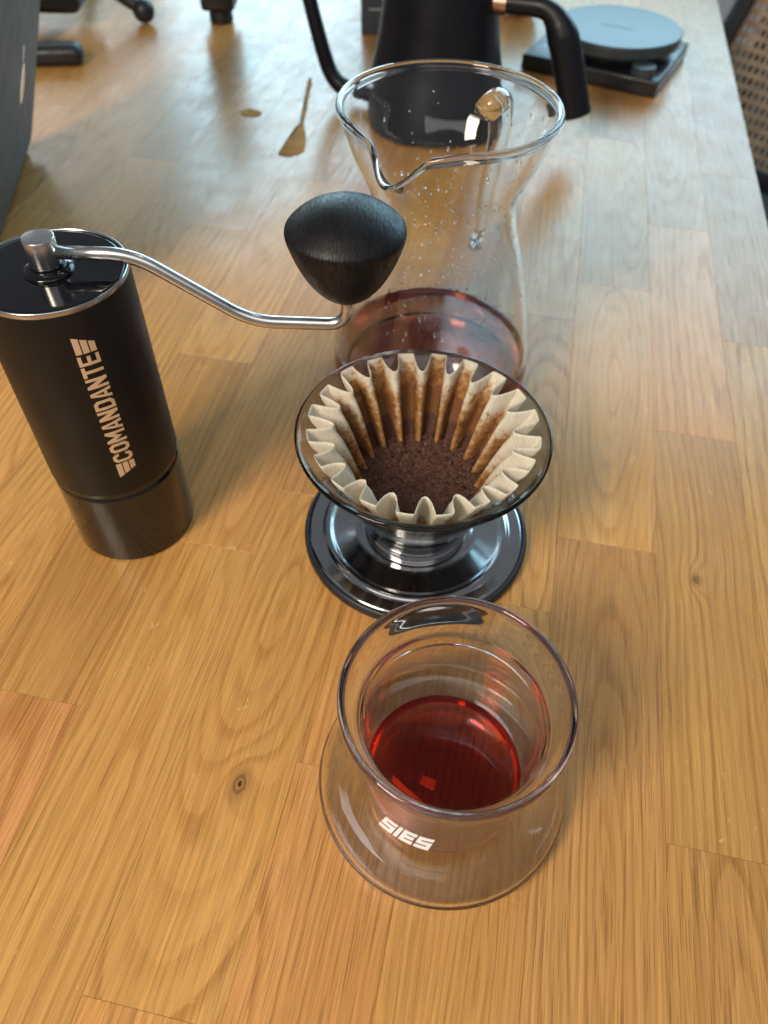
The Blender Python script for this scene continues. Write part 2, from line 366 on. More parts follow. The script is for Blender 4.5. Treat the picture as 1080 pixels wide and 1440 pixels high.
for ci in range(len(seams)-1):
    u1, u0 = seams[ci], seams[ci+1]; w_ = u1-u0; uc = (u0+u1)/2
    v = phase[ci]
    while v > V0: v -= LEN
    while v < V1:
        a, b_ = max(v, V0), min(v+LEN, V1)
        if b_-a > .01:
            vc = (a+b_)/2
            o = obj('stave', stave_mesh(w_, b_-a), M['wood'], table, smooth=False, loc=(uc, vc, 0))
            o['seed'] = rs.uniform(0, 40); o['tone'] = rs.choice([.80, .88, .94, 1.0, 1.04, 1.10])+rs.uniform(-.03, .03); o['hue'] = rs.uniform(0, .5)
            o['ring_x'] = rs.uniform(-.035, .035); o['ring_y'] = rs.uniform(-.16, .16); o['slope'] = rs.uniform(.04, .16)*rs.choice((-1, 1)); o['freq'] = rs.uniform(190, 330)
            o['porous'] = rs.uniform(.15, .8); o['knot_x'] = 5.0; o['knot_y'] = 5.0; o['knot_r'] = .002
            for (kc, ku, kv), kr in knots.items():
                if kc == ci and a < kv < b_: o['knot_x'] = ku-uc; o['knot_y'] = kv-vc; o['knot_r'] = kr
            # looks read off the photograph for the staves nearest the lens
            if ci == 7 and a < .0 < b_: o['tone'] = .97; o['hue'] = 1.0; o['porous'] = 1.0; o['freq'] = 120.
            if ci == 6 and a < .1 < b_: o['tone'] = .98; o['hue'] = .1; o['porous'] = .5; o['slope'] = .07; o['ring_x'] = .004
            if ci == 5 and a < .1 < b_: o['tone'] = 1.0; o['hue'] = .1; o['porous'] = .45; o['slope'] = .22; o['ring_x'] = -.002; o['ring_y'] = .05; o['freq'] = 210.
            if ci == 5 and a < 0 < b_: o['tone'] = 1.06; o['hue'] = .5
            if ci == 4 and a < .05 < b_: o['tone'] = 1.0; o['hue'] = .6; o['porous'] = .9
            if ci == 3 and a < .1 < b_: o['tone'] = .97; o['hue'] = .2; o['porous'] = .4
            if ci == 2 and a < .15 < b_: o['tone'] = .90; o['hue'] = .45; o['porous'] = .85; o['slope'] = .10; o['ring_x'] = .004; o['ring_y'] = -.05
            if ci == 1 and a < .25 < b_: o['tone'] = .90; o['hue'] = .15; o['porous'] = .35; o['freq'] = 230.
            if ci == 1 and a < .05 < b_: o['tone'] = .88; o['hue'] = .35; o['porous'] = 1.0
            if ci == 7 and a < .2 < b_: o['tone'] = .88; o['hue'] = .2
        v += LEN
bm = bmesh.new(); box(bm, (seams[-1]+.003, V0+.003, -T-.004), (seams[0]-.003, V1-.003, -.0045))
obj('core', bm, M['under'], table, smooth=False)
for lx in (-.66, .12):
    for ly in (-.08, 1.42):
        bm = bmesh.new(); box(bm, (lx-.03, ly-.03, -.738), (lx+.03, ly+.03, -T-.005), .003); obj('leg', bm, M['under'], table, smooth=False)

# ------------------------------------------------------------------ double walled cup
CX, CY = .0263, .1177
outer = [(.0404, .0735), (.0402, .0700), (.0390, .0662), (.0366, .0625), (.0350, .0595), (.0345, .0550), (.0352, .0480), (.0368, .0400), (.0392, .0310), (.0428, .0210), (.0470, .0125), (.0494, .0075), (.0492, .0038), (.0472, .0012), (.0440, .0002)]
innr = [(.0378, .0742), (.0371, .0700), (.0352, .0655), (.0330, .0620), (.0317, .0590), (.0319, .0520), (.0315, .0400), (.0309, .0250), (.0301, .0150), (.0286, .0085), (.0258, .0056), (.020, .0046)]
o_s = crom(outer, 6); i_s = crom(innr, 6)
bm = bmesh.new()
prof = [(0, .0006), (.03, .0004)] + [tuple(p) for p in o_s[::-1]]
tip = [(.0404, .0745), (.0401, .0753), (.0394, .0757), (.0386, .0755), (.0380, .0749)]
lathe(bm, prof + tip + [tuple(p) for p in i_s] + [(.010, .0043), (0, .0042)], 160)
orient(bm)
# air gap between the walls
inner_out = [(r+.0013, z-.0004) for r, z in innr[4:]]; inner_out[-1] = (.020, .0034)
outer_in = [(r-.0011, z) for r, z in outer[6:12]] + [(.0474, .0036), (.0435, .0015)]
gap = crom([(.0333, .0545)] + [(r, z) for r, z in outer_in], 5)
cav = bmesh.new()
ic = crom([(.0333, .0545)] + [(r+.0011, z) for r, z in innr[5:11]] + [(.020, .0034)], 5)
lathe(cav, [(0, .0014), (.030, .0015)] + [tuple(p) for p in gap[::-1]] + [tuple(p) for p in ic[1:]] + [(0, .0031)], 160)
orient(cav, True)
cup = thing('double_wall_cup', 'clear double walled drinking glass with a wide base, holding red coffee', 'cup', (CX, CY, .0004))
obj('glass_body', merged(bm, cav), M['clear'], cup)
def cup_r(z):
    pts = outer
    for (r0, z0), (r1, z1) in zip(pts, pts[1:]):
        if z1 <= z <= z0: return r1+(r0-r1)*(z-z1)/(z0-z1)
    return .04
# ---- lettering built from strokes
def ring_strokes(w, h, t, ch, skip=()):
    o = [(ch, 0), (w-ch, 0), (w, ch), (w, h-ch), (w-ch, h), (ch, h), (0, h-ch), (0, ch)]
    k = ch*.55; i = [(t+k, t), (w-t-k, t), (w-t, t+k), (w-t, h-t-k), (w-t-k, h-t), (t+k, h-t), (t, h-t-k), (t, t+k)]
    return [[o[a], o[(a+1) % 8], i[(a+1) % 8], i[a]] for a in range(8) if a not in skip]
def rect(x0, y0, x1, y1): return [(x0, y0), (x1, y0), (x1, y1), (x0, y1)]
def glyph(ch, w=.62, t=.17):
    h = 1.0
    if ch == 'O': return ring_strokes(w, h, t, .17)
    if ch == 'C':
        return ring_strokes(w, h, t, .17, (2,)) + [rect(w-t, .17+.06, w, .33), rect(w-t, .67, w, .83-.06)]
    if ch == 'D': return ring_strokes(w, h, t, .17)[1:4] + [rect(0, 0, t, h), rect(t, 0, w-.17, t), rect(t, h-t, w-.17, h)]
    if ch == 'M':
        W = w*1.25; m = W/2
        return [rect(0, 0, t, h), rect(W-t, 0, W, h), [(t, h), (t, h-.42), (m, .18), (m, .55)], [(W-t, h-.42), (W-t, h), (m, .55), (m, .18)]]
    if ch == 'N': return [rect(0, 0, t, h), rect(w-t, 0, w, h), [(t, h), (t, h-.45), (w-t, 0), (w-t, .45)]]
    if ch == 'A':
        m = w/2; s = .10
        return [[(0, 0), (t, 0), (m-.005, h-.2), (m-.005, h), (m-s, h)], [(w-t, 0), (w, 0), (m+s, h), (m+.005, h), (m+.005, h-.2)], rect(t+.055, .2, w-t-.055, .35)]
    if ch == 'T': return [rect(0, h-t, w, h), rect(w/2-t/2, 0, w/2+t/2, h-t)]
    if ch == 'E': return [rect(0, 0, t, h), rect(t, 0, w*.92, t), rect(t, h-t, w*.92, h), rect(t, h/2-t/2, w*.85, h/2+t/2)]
    if ch == 'S':
        W = w; return [rect(0, 0, W, t), rect(W-t, t, W, h/2-t/2), rect(0, h/2-t/2, W, h/2+t/2), rect(0, h/2+t/2, t, h-t), rect(0, h-t, W, h)]
    if ch == 'I': return [rect(0, 0, t, h)]
def strokes_mesh(polys, fn, thick, sub=4):
    bm = bmesh.new()
    for pi_, poly in enumerate(polys):
        f2 = bm.faces.new([bm.verts.new((x, y, 0)) for x, y in poly])
    bmesh.ops.triangulate(bm, faces=bm.faces[:])
    bmesh.ops.subdivide_edges(bm, edges=bm.edges[:], cuts=sub-1, use_grid_fill=True)
    bmesh.ops.recalc_face_normals(bm, faces=bm.faces[:])
    ret = bmesh.ops.extrude_face_region(bm, geom=bm.faces[:])
    for v in ret['geom']:
        if isinstance(v, bmesh.types.BMVert): v.co.z = 1.0
    for v in bm.verts: v.co = Vector(fn(v.co.x, v.co.y, v.co.z*thick))
    bmesh.ops.recalc_face_normals(bm, faces=bm.faces[:])
    return bm
polys = []; x0 = 0
for ch in 'SIES':
    wch = {'S': 1.30, 'I': .34, 'E': 1.18}[ch]; tt = .25
    if ch == 'I': g_ = [rect(0, 0, .34, 1)]
    elif ch == 'E': g_ = [rect(0, 0, wch, tt), rect(0, tt, .34, .375), rect(0, .375, wch*.92, .625), rect(0, .625, .34, 1-tt), rect(0, 1-tt, wch, 1)]
    else: g_ = [rect(0, 0, wch, tt), rect(wch-.34, tt, wch, .375), rect(0, .375, wch, .625), rect(0, .625, .34, 1-tt), rect(0, 1-tt, wch, 1)]
    for p_ in g_: polys.append([(x0+x+.42*y, y) for x, y in p_])
    x0 += wch+.17
TW = x0-.17+.42
def sies(x, y, h):
    a = R(-131.0+31.5*x/TW); z = .0345+.0068*y; r = cup_r(z)+.00005+h
    return (r*math.cos(a), r*math.sin(a), z)
obj('lettering', strokes_mesh(polys, sies, .00008, 3), M['white_print'], cup, smooth=False)

# coffee inside the cup (its skin sits just inside the glass wall)
bm = bmesh.new()
lp = [(r+.00012, z-.0001) for r, z in [tuple(p) for p in i_s] if z < .0152]
lathe(bm, [(0, .0150), (.024, .0150), (.0283, .01505), (.0295, .0153), (.03015, .0158)] + lp + [(.010, .0042), (0, .0041)], 128)
orient(bm)
tag(obj('coffee', bm, M['coffee'], loc=(CX, CY, .0004)), 'clear red brewed coffee filling the bottom of the double walled glass', 'coffee')

# ------------------------------------------------------------------ hand grinder
GX, GY = -.1293, .2535
gr = thing('hand_grinder', 'black hand coffee grinder with steel crank and tan lettering', 'grinder', (GX, GY, .0003))
bm = bmesh.new()
lathe(bm, rnd([(0, .0480), (.0283, .0480), (.0295, .0487), (.0295, .1440), (.0286, .1442), (0, .1442)], [0, .0004, .0006, .0003, .0002, 0], 4), 128); orient(bm)
sharp(obj('body', bm, M['matte_black'], gr))
bm = bmesh.new(); lathe(bm, rnd([(.0281, .1438), (.0294, .1438), (.0294, .1458), (.0290, .1462), (.0284, .1457), (.0281, .1438)], .0004, 3), 128); orient(bm)
obj('top_edge_ring', bm, M['rim_steel'], gr)
bm = bmesh.new(); lathe(bm, rnd([(0, .1440), (.0282, .1440), (.0282, .1452), (.0272, .1457), (.0075, .1454), (0, .1454)], [0, .0001, .0008, .0005, 0, 0], 4), 128); orient(bm)
lid = obj('lid', bm, M['gloss_black'], gr)
bm = bmesh.new(); lathe(bm, rnd([(.0, .1452), (.0094, .1452), (.0094, .1462), (.0080, .1472), (.0066, .1475), (.0066, .1490), (0, .1490)], .0004, 3), 64); orient(bm)
obj('collar', bm, M['gloss_black'], lid)
bm = bmesh.new(); lathe(bm, rnd([(0, .1480), (.0059, .1480), (.0059, .1592), (0, .1592)], [0, 0, .0005, 0], 4), 64); orient(bm)
sharp(obj('crank_hub', bm, M['steel'], gr))
arm_pts = rnd([(.004, 0, .1530), (.0330, 0, .1530), (.0745, 0, .1246), (.1127, 0, .1243), (.1127, 0, .1420)], [0, .010, .010, .0165, 0], 10)
bm = bmesh.new(); tube(bm, arm_pts, .00255, 20); obj('crank_arm', bm, M['steel'], gr)
kp = [(0, .1372), (.0050, .1375), (.0095, .1402), (.0145, .1460), (.0187, .1538), (.0212, .1605), (.02205, .1636), (.0221, .1650), (.0217, .1662), (.0198, .1683), (.0155, .1716), (.0100, .1741), (.0050, .1753), (0, .1757)]
bm = bmesh.new(); lathe(bm, [tuple(p) for p in crom(kp, 5)], 96); orient(bm)
kb = obj('knob', bm, M['knob'], gr, loc=(.1127, 0, 0))
bm = bmesh.new()
lathe(bm, rnd([(0, 0), (.0285, 0), (.0293, .0008), (.0292, .0440), (.0284, .0455), (.0284, .0479), (0, .0479)], [0, .0006, .0004, .001, .0004, 0, 0], 4), 128); orient(bm)
sharp(obj('catch_jar', bm, M['jar'], gr))
polys = []; s0 = .0
wing = lambda end: [[(0, .70), (end*1.15, .70), (end*1.15+.12, .98), (0, .98)], [(0, .36), (end*.92, .36), (end*.92+.12, .64), (0, .64)], [(0, .02), (end*.69, .02), (end*.69+.12, .30), (0, .30)]]
for p_ in wing(.75): polys.append([(1.0-x, y) for x, y in p_][::-1])
x0 = 1.10
for ch in 'COMANDANTE':
    for p_ in glyph(ch): polys.append([(x0+x, y) for x, y in p_])
    x0 += (.62*1.25 if ch == 'M' else .62)+(.10 if ch in 'COMND' else .08)
x0 += .0
for p_ in wing(.75): polys.append([(x0+x, y) for x, y in p_])
TL = x0+.87+.12
def gtext(x, y, h):
    a = R(-49.6-16.2*y); r = .02952+h; z = .0600+(.1335-.0600)*(x-.1)/(TL-.2)
    return (r*math.cos(a), r*math.sin(a), z)
obj('lettering', strokes_mesh(polys, gtext, .00006, 2), M['tan_print'], gr, smooth=False)

# ------------------------------------------------------------------ dripper
DX, DY = .0165, .2471
dr = thing('coffee_dripper', 'smoky glass coffee dripper on a round polished steel saucer with rubber edge', 'dripper', (DX, DY, .0003))
def ring_solid(prof): 
    bm = bmesh.new(); lathe(bm, prof+[prof[0]], 144); orient(bm); return bm
og = crom([(.0234, .0110), (.0250, .0150), (.0292, .0240), (.0370, .0400), (.0446, .0550), (.0500, .0645), (.0546, .0700), (.0566, .0716)], 4)
ig = crom([(.0562, .0738), (.0535, .0724), (.0482, .0662), (.0424, .0555), (.0348, .0405), (.0268, .0240), (.0222, .0150), (.0208, .0110)], 4)
obj('glass_cone', ring_solid([tuple(p) for p in og]+[(.0573, .0724), (.0574, .0732), (.0569, .0739)]+[tuple(p) for p in ig]), M['smoke'], dr)
bm = ring_solid(rnd([(.0190, .0072), (.0252, .0072), (.0252, .0092), (.0243, .0106), (.0243, .0130), (.0236, .0140), (.0190, .0109)], .0006, 4)); obj('collar', bm, M['chrome'], dr)
bm = bmesh.new()
lathe(bm, rnd([(0, .0030), (.0545, .0030), (.0545, .0056), (.0535, .0064), (.0475, .0067), (.0458, .0078), (.0438, .0079), (.0420, .0066), (.0300, .0060), (.0270, .0072), (.0, .0072)], [0, 0, .0006, .001, .0015, .0012, .0012, .0015, .002, .001, 0], 6), 160); orient(bm)
obj('steel_saucer', bm, M['chrome'], dr)
bm = ring_solid(rnd([(.0510, 0), (.0560, 0), (.0569, .0014), (.0569, .0046), (.0558, .0060), (.0546, .0059), (.0546, .0029), (.0510, .0029)], .0006, 4)); obj('rubber_edge', bm, M['rubber'], dr)

# ------------------------------------------------------------------ paper filter
NP = 20
prs = random.Random(5)
pw = [prs.uniform(.82, 1.16) for _ in range(NP)]; ps = [prs.uniform(-.10, .10) for _ in range(NP)]; pz = [prs.uniform(-.0010, .0012) for _ in range(NP)]; pl = [prs.uniform(-.5, .5) for _ in range(NP)]
def lerp_p(arr, q):
    i = int(math.floor(q)) % NP; f = q-math.floor(q); f = f*f*(3-2*f); return arr[i]*(1-f)+arr[(i+1) % NP]*f
PH0 = R(9)
GI = [(.0222, .0248), (.0405, .0346), (.0555, .0422), (.0662, .0480), (.0724, .0520), (.0800, .0540)]
def rout(z):   # radius the paper may reach inside the glass
    for (z0, r0), (z1, r1) in zip(GI, GI[1:]):
        if z <= z1: return r0+(r1-r0)*(z-z0)/(z1-z0)-.0008
    return GI[-1][1]-.0008
def filt(a, t):
    q = (a-PH0)/(2*PI)*NP; psi = 2*PI*q; ww = lerp_p(pw, q); sh = lerp_p(ps, q); zz = lerp_p(pz, q); ln = lerp_p(pl, q)
    f = 1-2*((1-math.cos(psi+sh))/2)**3.2
    am = (.0013+.0040*t**.9)*ww; rm = rout(.0225+.0533*t)-.0050*t**2-.0016
    ro = rout(.0225+.0533*t)-.0012*t*(1.16-ww); r = ro-am*(1-f)*(1.0 if f > 0 else 1.06)
    da = (.022*math.sin(2*psi)+.034*ln*math.cos(psi))*t
    z = .0225+(.0758-.0225)*t+(zz+.0006*f)*t**4
    r -= .0010*abs(noise.noise(Vector((math.cos(a)*3, math.sin(a)*3, t*2))))*t
    return r, a+da, z, f
bm = bmesh.new(); NA, NR = NP*18, 26
ls = bm.verts.layers.float.new('stain'); lm = bm.verts.layers.float.new('mud')
rows = []
for j in range(NR+1):
    t = j/NR; row = []
    for k in range(NA):
        a = 2*PI*k/NA; r, aa, z, f = filt(a, t)
        v = bm.verts.new((r*math.cos(aa), r*math.sin(aa), z))
        back = .5+.5*math.sin(a-R(8)); right = .5+.5*math.cos(a)
        top = .61+.30*back+.06*right-.04*(1-back)   # how high the brew reached
        lobe = (f+1)/2
        n_ = noise.noise(Vector((math.cos(a)*2.2, math.sin(a)*2.2, 1.7)))
        v[ls] = max(-.5, min(1.3, (top+.10*n_-t)*3.4+.25))*(0.52+.70*max(0, min(1, lobe*1.6-.15)))-.04*(1-back)
        reach = .26+.22*max(0, min(1, lobe*1.4-.2))*(.35+.75*back)+.08*n_
        v[lm] = max(-.4, min(1.2, (reach-t)*6+.5))*(.45+.55*min(1, max(0, lobe*2.2-.2)))
        row.append(v)
    rows.append(row)
for A, B in zip(rows, rows[1:]):
    for k in range(NA): bm.faces.new((A[k], A[(k+1) % NA], B[(k+1) % NA], B[k]))
cv = bm.verts.new((0, 0, .0225)); cv[ls] = 1; cv[lm] = 1
for k in range(NA): bm.faces.new((rows[0][(k+1) % NA], rows[0][k], cv))
fo = tag(obj('paper_filter', bm, M['paper'], loc=(DX, DY, .0003)), 'pleated white paper filter with brown coffee stains sitting in the glass dripper', 'filter')
sm = fo.modifiers.new('thickness', 'SOLIDIFY'); sm.thickness = .00022; sm.offset = -1

# ------------------------------------------------------------------ spent coffee grounds
bm = bmesh.new(); tg = (.0365-.0225)/(.0758-.0225); rowsg = []
NG = 60
for j in range(1, NG+1):
    row = []
    for k in range(NP*12):
        a = 2*PI*k/(NP*12); r, aa, z, f = filt(a, tg)
        rr = (r-.00008)*j/NG
        if j < NG*.8: aa = a; rr = (.0324)*j/NG*.97
        x_, y_ = rr*math.cos(aa), rr*math.sin(aa); e = j/NG
        h = .0365+.0035*e**3*(.6+.4*math.sin(a))-.0022*(1-e)+.0010*noise.fractal(Vector((x_*420, y_*420, 3)), .6, 2.2, 4)+.0010*noise.noise(Vector((x_*90, y_*90, 9)))
        if j == NG: h += .0006
        row.append(bm.verts.new((x_, y_, h)))
    rowsg.append(row)
n_a = NP*12
for A, B in zip(rowsg, rowsg[1:]):
    for k in range(n_a): bm.faces.new((A[k], A[(k+1) % n_a], B[(k+1) % n_a], B[k]))
cv = bm.verts.new((0, 0, .0354))
for k in range(n_a): bm.faces.new((rowsg[0][k], rowsg[0][(k+1) % n_a], cv))
prs = random.Random(9)
for i in range(3200):   # single grains lying on the bed
    rr = .0318*math.sqrt(prs.random()); a = prs.uniform(0, 2*PI); x_, y_ = rr*math.cos(a), rr*math.sin(a); e = rr/.0324
    z = .0365+.0035*e**3*(.6+.4*math.sin(a))-.0022*(1-e)+.0010*noise.fractal(Vector((x_*420, y_*420, 3)), .6, 2.2, 4)+.0010*noise.noise(Vector((x_*90, y_*90, 9)))+.0002
    s_ = prs.uniform(.00018, .00060); q = [Vector((prs.gauss(0, 1), prs.gauss(0, 1), prs.gauss(0, 1))).normalized()*s_*prs.uniform(.6, 1.2)+Vector((x_, y_, z)) for _ in range(4)]
    vv = [bm.verts.new(p) for p in q]
    for f_ in ((0, 1, 2), (0, 2, 3), (0, 3, 1), (1, 3, 2)): bm.faces.new([vv[i_] for i_ in f_])
tag(obj('coffee_grounds', bm, M['grounds'], loc=(DX, DY, .0003)), 'wet dark brown coffee grounds lying in the paper filter', 'grounds', kind='stuff')

# ------------------------------------------------------------------ carafe
VX, VY = .0252, .3700
SA = math.atan2(-.0560, -.0290)
ca = thing('carafe', 'hourglass glass coffee server with pouring lip behind the dripper', 'carafe', (VX, VY, .0003))
co_ = [(.0500, .0010), (.0545, .0040), (.0570, .0100), (.0578, .0190), (.0572, .0300), (.0556, .0400), (.0527, .0540), (.0496, .0670), (.0444, .0880), (.0407, .0992), (.0381, .1105), (.0371, .1190), (.0378, .1245), (.0404, .1310), (.0455, .1415), (.0500, .1540), (.0514, .1590)]
def spout(r, z, a):
    d = (a-SA+PI) % (2*PI)-PI; k = max(0, 1-abs(d)/R(34)); k = k*k*(3-2*k); tip = max(0, 1-abs(d)/R(17)); tip = tip*tip*(3-2*tip)
    e = max(0, min(1, (z-.128)/.034)); e = e*e
    r2 = r*(1+(.02*k+.17*tip-.03*max(0, k-tip))*e); z2 = z-(.0055*k+.0075*tip)*e
    return r2*math.cos(a), r2*math.sin(a), z2
os_ = [tuple(p) for p in crom(co_, 5)]
wall = .0015
is_ = [(r-wall, max(z, .0026)) for r, z in os_][::-1]
bm = bmesh.new()
lathe(bm, [(0, .0012), (.03, .0009)]+os_+[(.0522, .1600), (.0528, .1612), (.0527, .1626), (.0518, .1636), (.0506, .1635), (.0498, .1625), (.0496, .1612)]+is_+[(.03, .0025), (0, .0027)], 192, fn=spout); orient(bm)
obj('glass_body', bm, M['carafe'], ca)
HA = SA+PI-.02
hx, hy = math.cos(HA), math.sin(HA)
hp = rnd([(.0463*hx, .0463*hy, .1440), (.064*hx, .064*hy, .1455), (.0690*hx, .0690*hy, .1300), (.0610*hx, .0610*hy, .0800), (.0500*hx, .0500*hy, .0650)], [0, .012, .012, .020, 0], 8)
bm = bmesh.new(); tube(bm, hp, lambda t: .0058-.0030*max(0, t-.5)*2, 24, squash=1.2); orient(bm)
hb = bmesh.new(); tube(hb, hp[1:-1], lambda t: .0053-.0030*max(0, t-.5)*2, 24, squash=1.22); orient(hb, True); obj('handle', merged(bm, hb), M['carafe'], ca)
prs = random.Random(3)
def car_r(z):
    for (r0, z0), (r1, z1) in zip(co_, co_[1:]):
        if z0 <= z <= z1: return r0+(r1-r0)*(z-z0)/(z1-z0)
    return .05
bm = bmesh.new()
for i in range(800):
    a = prs.gauss(-.7, .9) if i % 3 else prs.uniform(0, 2*PI); z = prs.choice([prs.uniform(.030, .050), prs.uniform(.05, .13), prs.uniform(.06, .12), prs.uniform(.12, .152)]); r = car_r(z)-wall-.0001
    s_ = prs.uniform(.0002, .0006) if i % 5 else prs.uniform(.0005, .0010); m4 = Matrix.Translation((r*math.cos(a), r*math.sin(a), z)) @ Matrix.Rotation(a, 4, 'Z') @ Matrix.Diagonal((.45, .8, prs.uniform(.9, 2.4), 1))
    bmesh.ops.create_icosphere(bm, subdivisions=1, radius=s_, matrix=m4)
dp = obj('droplets', bm, M['carafe'], ca); dp['kind'] = 'stuff'
bm = bmesh.new()
lz = .0270
fm_ = bmesh.new()
for i in range(42):   # coffee fines stuck to the wall along the old waterline
    a = R(90)+prs.gauss(0, .75); z = lz+.0008+abs(prs.gauss(0, .0022)); r = car_r(z)-wall-.0002
    if i % 6 == 0: a = prs.uniform(-PI, 0); z = lz+prs.uniform(.001, .008); r = car_r(z)-wall-.0002
    m4 = Matrix.Translation((r*math.cos(a), r*math.sin(a), z)) @ Matrix.Rotation(a, 4, 'Z') @ Matrix.Diagonal((.3, prs.uniform(.6, 2.4), prs.uniform(.5, 1.3), 1))
    bmesh.ops.create_icosphere(fm_, subdivisions=1, radius=prs.uniform(.0003, .0009), matrix=m4)
rz_ = obj('residue', fm_, M['residue'], ca); rz_['kind'] = 'stuff'
lp = [(r+.00012, z) for r, z in is_ if z < lz-.0004]
lathe(bm, [(0, lz), (.050, lz), (.0548, lz+.0002), (.0561, lz+.0009)]+lp+[(.03, .0024), (0, .0026)], 128); orient(bm)
tag(obj('coffee', bm, M['coffee2'], loc=(VX, VY, .0003)), 'thin layer of reddish brown coffee left in the carafe', 'coffee')

# ------------------------------------------------------------------ kettle
KX, KY = .036, .740; KA = R(-22)
ke = thing('gooseneck_kettle', 'matte black gooseneck kettle standing behind the glass carafe', 'kettle', (KX, KY, .0003)); ke.rotation_euler = (0, 0, KA)
bm = bmesh.new()
lathe(bm, [(0, 0), (.062, 0)]+[tuple(p) for p in crom([(.0655, .0008), (.0680, .0035), (.0678, .0090), (.0650, .0220), (.0600, .0400), (.0560, .0550), (.0520, .0750), (.0490, .0980), (.0462, .1200), (.0445, .1380), (.0440, .1420)], 5)]+[(.0425, .1430), (0, .1430)], 96); orient(bm)
sharp(obj('body', bm, M['kettle'], ke), 50)
bm = bmesh.new(); lathe(bm, rnd([(0, .1432), (.0400, .1432), (.0400, .1475), (.0380, .1490), (0, .1495)], .001, 3), 64); orient(bm); kl = obj('lid', bm, M['kettle'], ke)
bm = bmesh.new(); lathe(bm, rnd([(0, .1494), (.008, .1494), (.008, .1560), (.0165, .1590), (.0165, .1650), (0, .1660)], .0012, 3), 48); orient(bm); obj('lid_knob', bm, M['kettle'], kl)
bm = bmesh.new()
sp = crom([(-.055, 0, .0130), (-.0740, 0, .0120), (-.0940, 0, .0150), (-.1060, 0, .0260), (-.1150, 0, .0500), (-.1240, 0, .0820), (-.1340, 0, .1180), (-.1460, 0, .1480), (-.1660, 0, .1620), (-.1860, 0, .1560)], 6)
tube(bm, sp, lambda t: .0085-.0035*t, 16); orient(bm); obj('spout', bm, M['kettle'], ke)
hp = rnd([(.048, 0, .1030), (.0930, 0, .1045), (.1080, 0, .0850), (.1300, 0, .0290)], [0, .016, .016, 0], 10)
bm = bmesh.new(); tube(bm, hp, lambda t: .0078+.0052*min(1, max(0, (t-.25)*2.2)), 20, squash=.9); orient(bm); sharp(obj('handle', bm, M['kettle'], ke), 60)
bm = bmesh.new(); tube(bm, [(.0475, 0, .1030), (.0505, 0, .1031), (.0560, 0, .1033), (.0580, 0, .1034)], lambda t: .0090, 24); orient(bm); sharp(obj('handle_sleeve', bm, M['copper'], ke), 50)

# ------------------------------------------------------------------ kettle power base
pb = thing('kettle_base', 'square black kettle base with a round plate and dial', 'base', (.2205, .8915, .0003)); pb.rotation_euler = (0, 0, math.atan2(.110, .057)-PI/2)
bm = bmesh.new(); box(bm, (-.071, -.062, 0), (.071, .062, .0155), .0022, 3); sharp(obj('housing', bm, M['base_black'], pb))
bm = bmesh.new(); lathe(bm, rnd([(0, .0160), (.0560, .0160), (.0600, .0230), (0, .0230)], .001, 2), 96, c=(.006, .004, 0)); orient(bm); sharp(obj('pedestal', bm, M['base_black'], pb))
bm = bmesh.new(); lathe(bm, rnd([(0, .0233), (.0620, .0233), (.0645, .0260), (.0645, .0350), (.0630, .0362), (0, .0362)], [0, .001, .001, .0012, .0006, 0], 4), 128, c=(.006, .004, 0)); orient(bm); dk = sharp(obj('round_plate', bm, M['disc'], pb))
bm = bmesh.new(); box(bm, (-.010, -.0012, .0363), (.022, .0016, .0364)); obj('mark', bm, M['plastic'], dk, smooth=False)
bm = bmesh.new(); lathe(bm, rnd([(0, .0156), (.0118, .0156), (.0118, .0245), (0, .0245)], [0, 0, .0008, 0], 3), 64, c=(.052, -.052, 0)); orient(bm); sharp(obj('dial', bm, M['disc'], pb))

# ------------------------------------------------------------------ slate box, pink bowl
bxo = thing('carton', 'dark slate blue carton standing behind the kettle', 'carton', (-.040, .957, .0003)); bxo.rotation_euler = (0, 0, R(3))
bm = bmesh.new(); box(bm, (0, 0, 0), (.085, .06, .150), .0010, 2); obj('carton_body', bm, M['slate'], bxo, smooth=False)
bm = bmesh.new(); box(bm, (.008, -.0006, .0240), (.032, -.0002, .0262)); obj('print', bm, M['grey_print'], bxo, smooth=False)
bm = bmesh.new(); lathe(bm, [tuple(p) for p in crom([(.0, .0005), (.016, .0005), (.022, .003), (.029, .014), (.033, .030), (.034, .042)], 5)]+[(.0325, .0425)]+[tuple(p) for p in crom([(.0318, .041), (.0305, .030), (.027, .016), (.019, .007), (0, .006)], 5)], 64); orient(bm)
tag(obj('bowl', bm, M['pink'], loc=(.137, 1.048, .0003)), 'small pale pink ceramic bowl seen under the kettle handle', 'bowl')

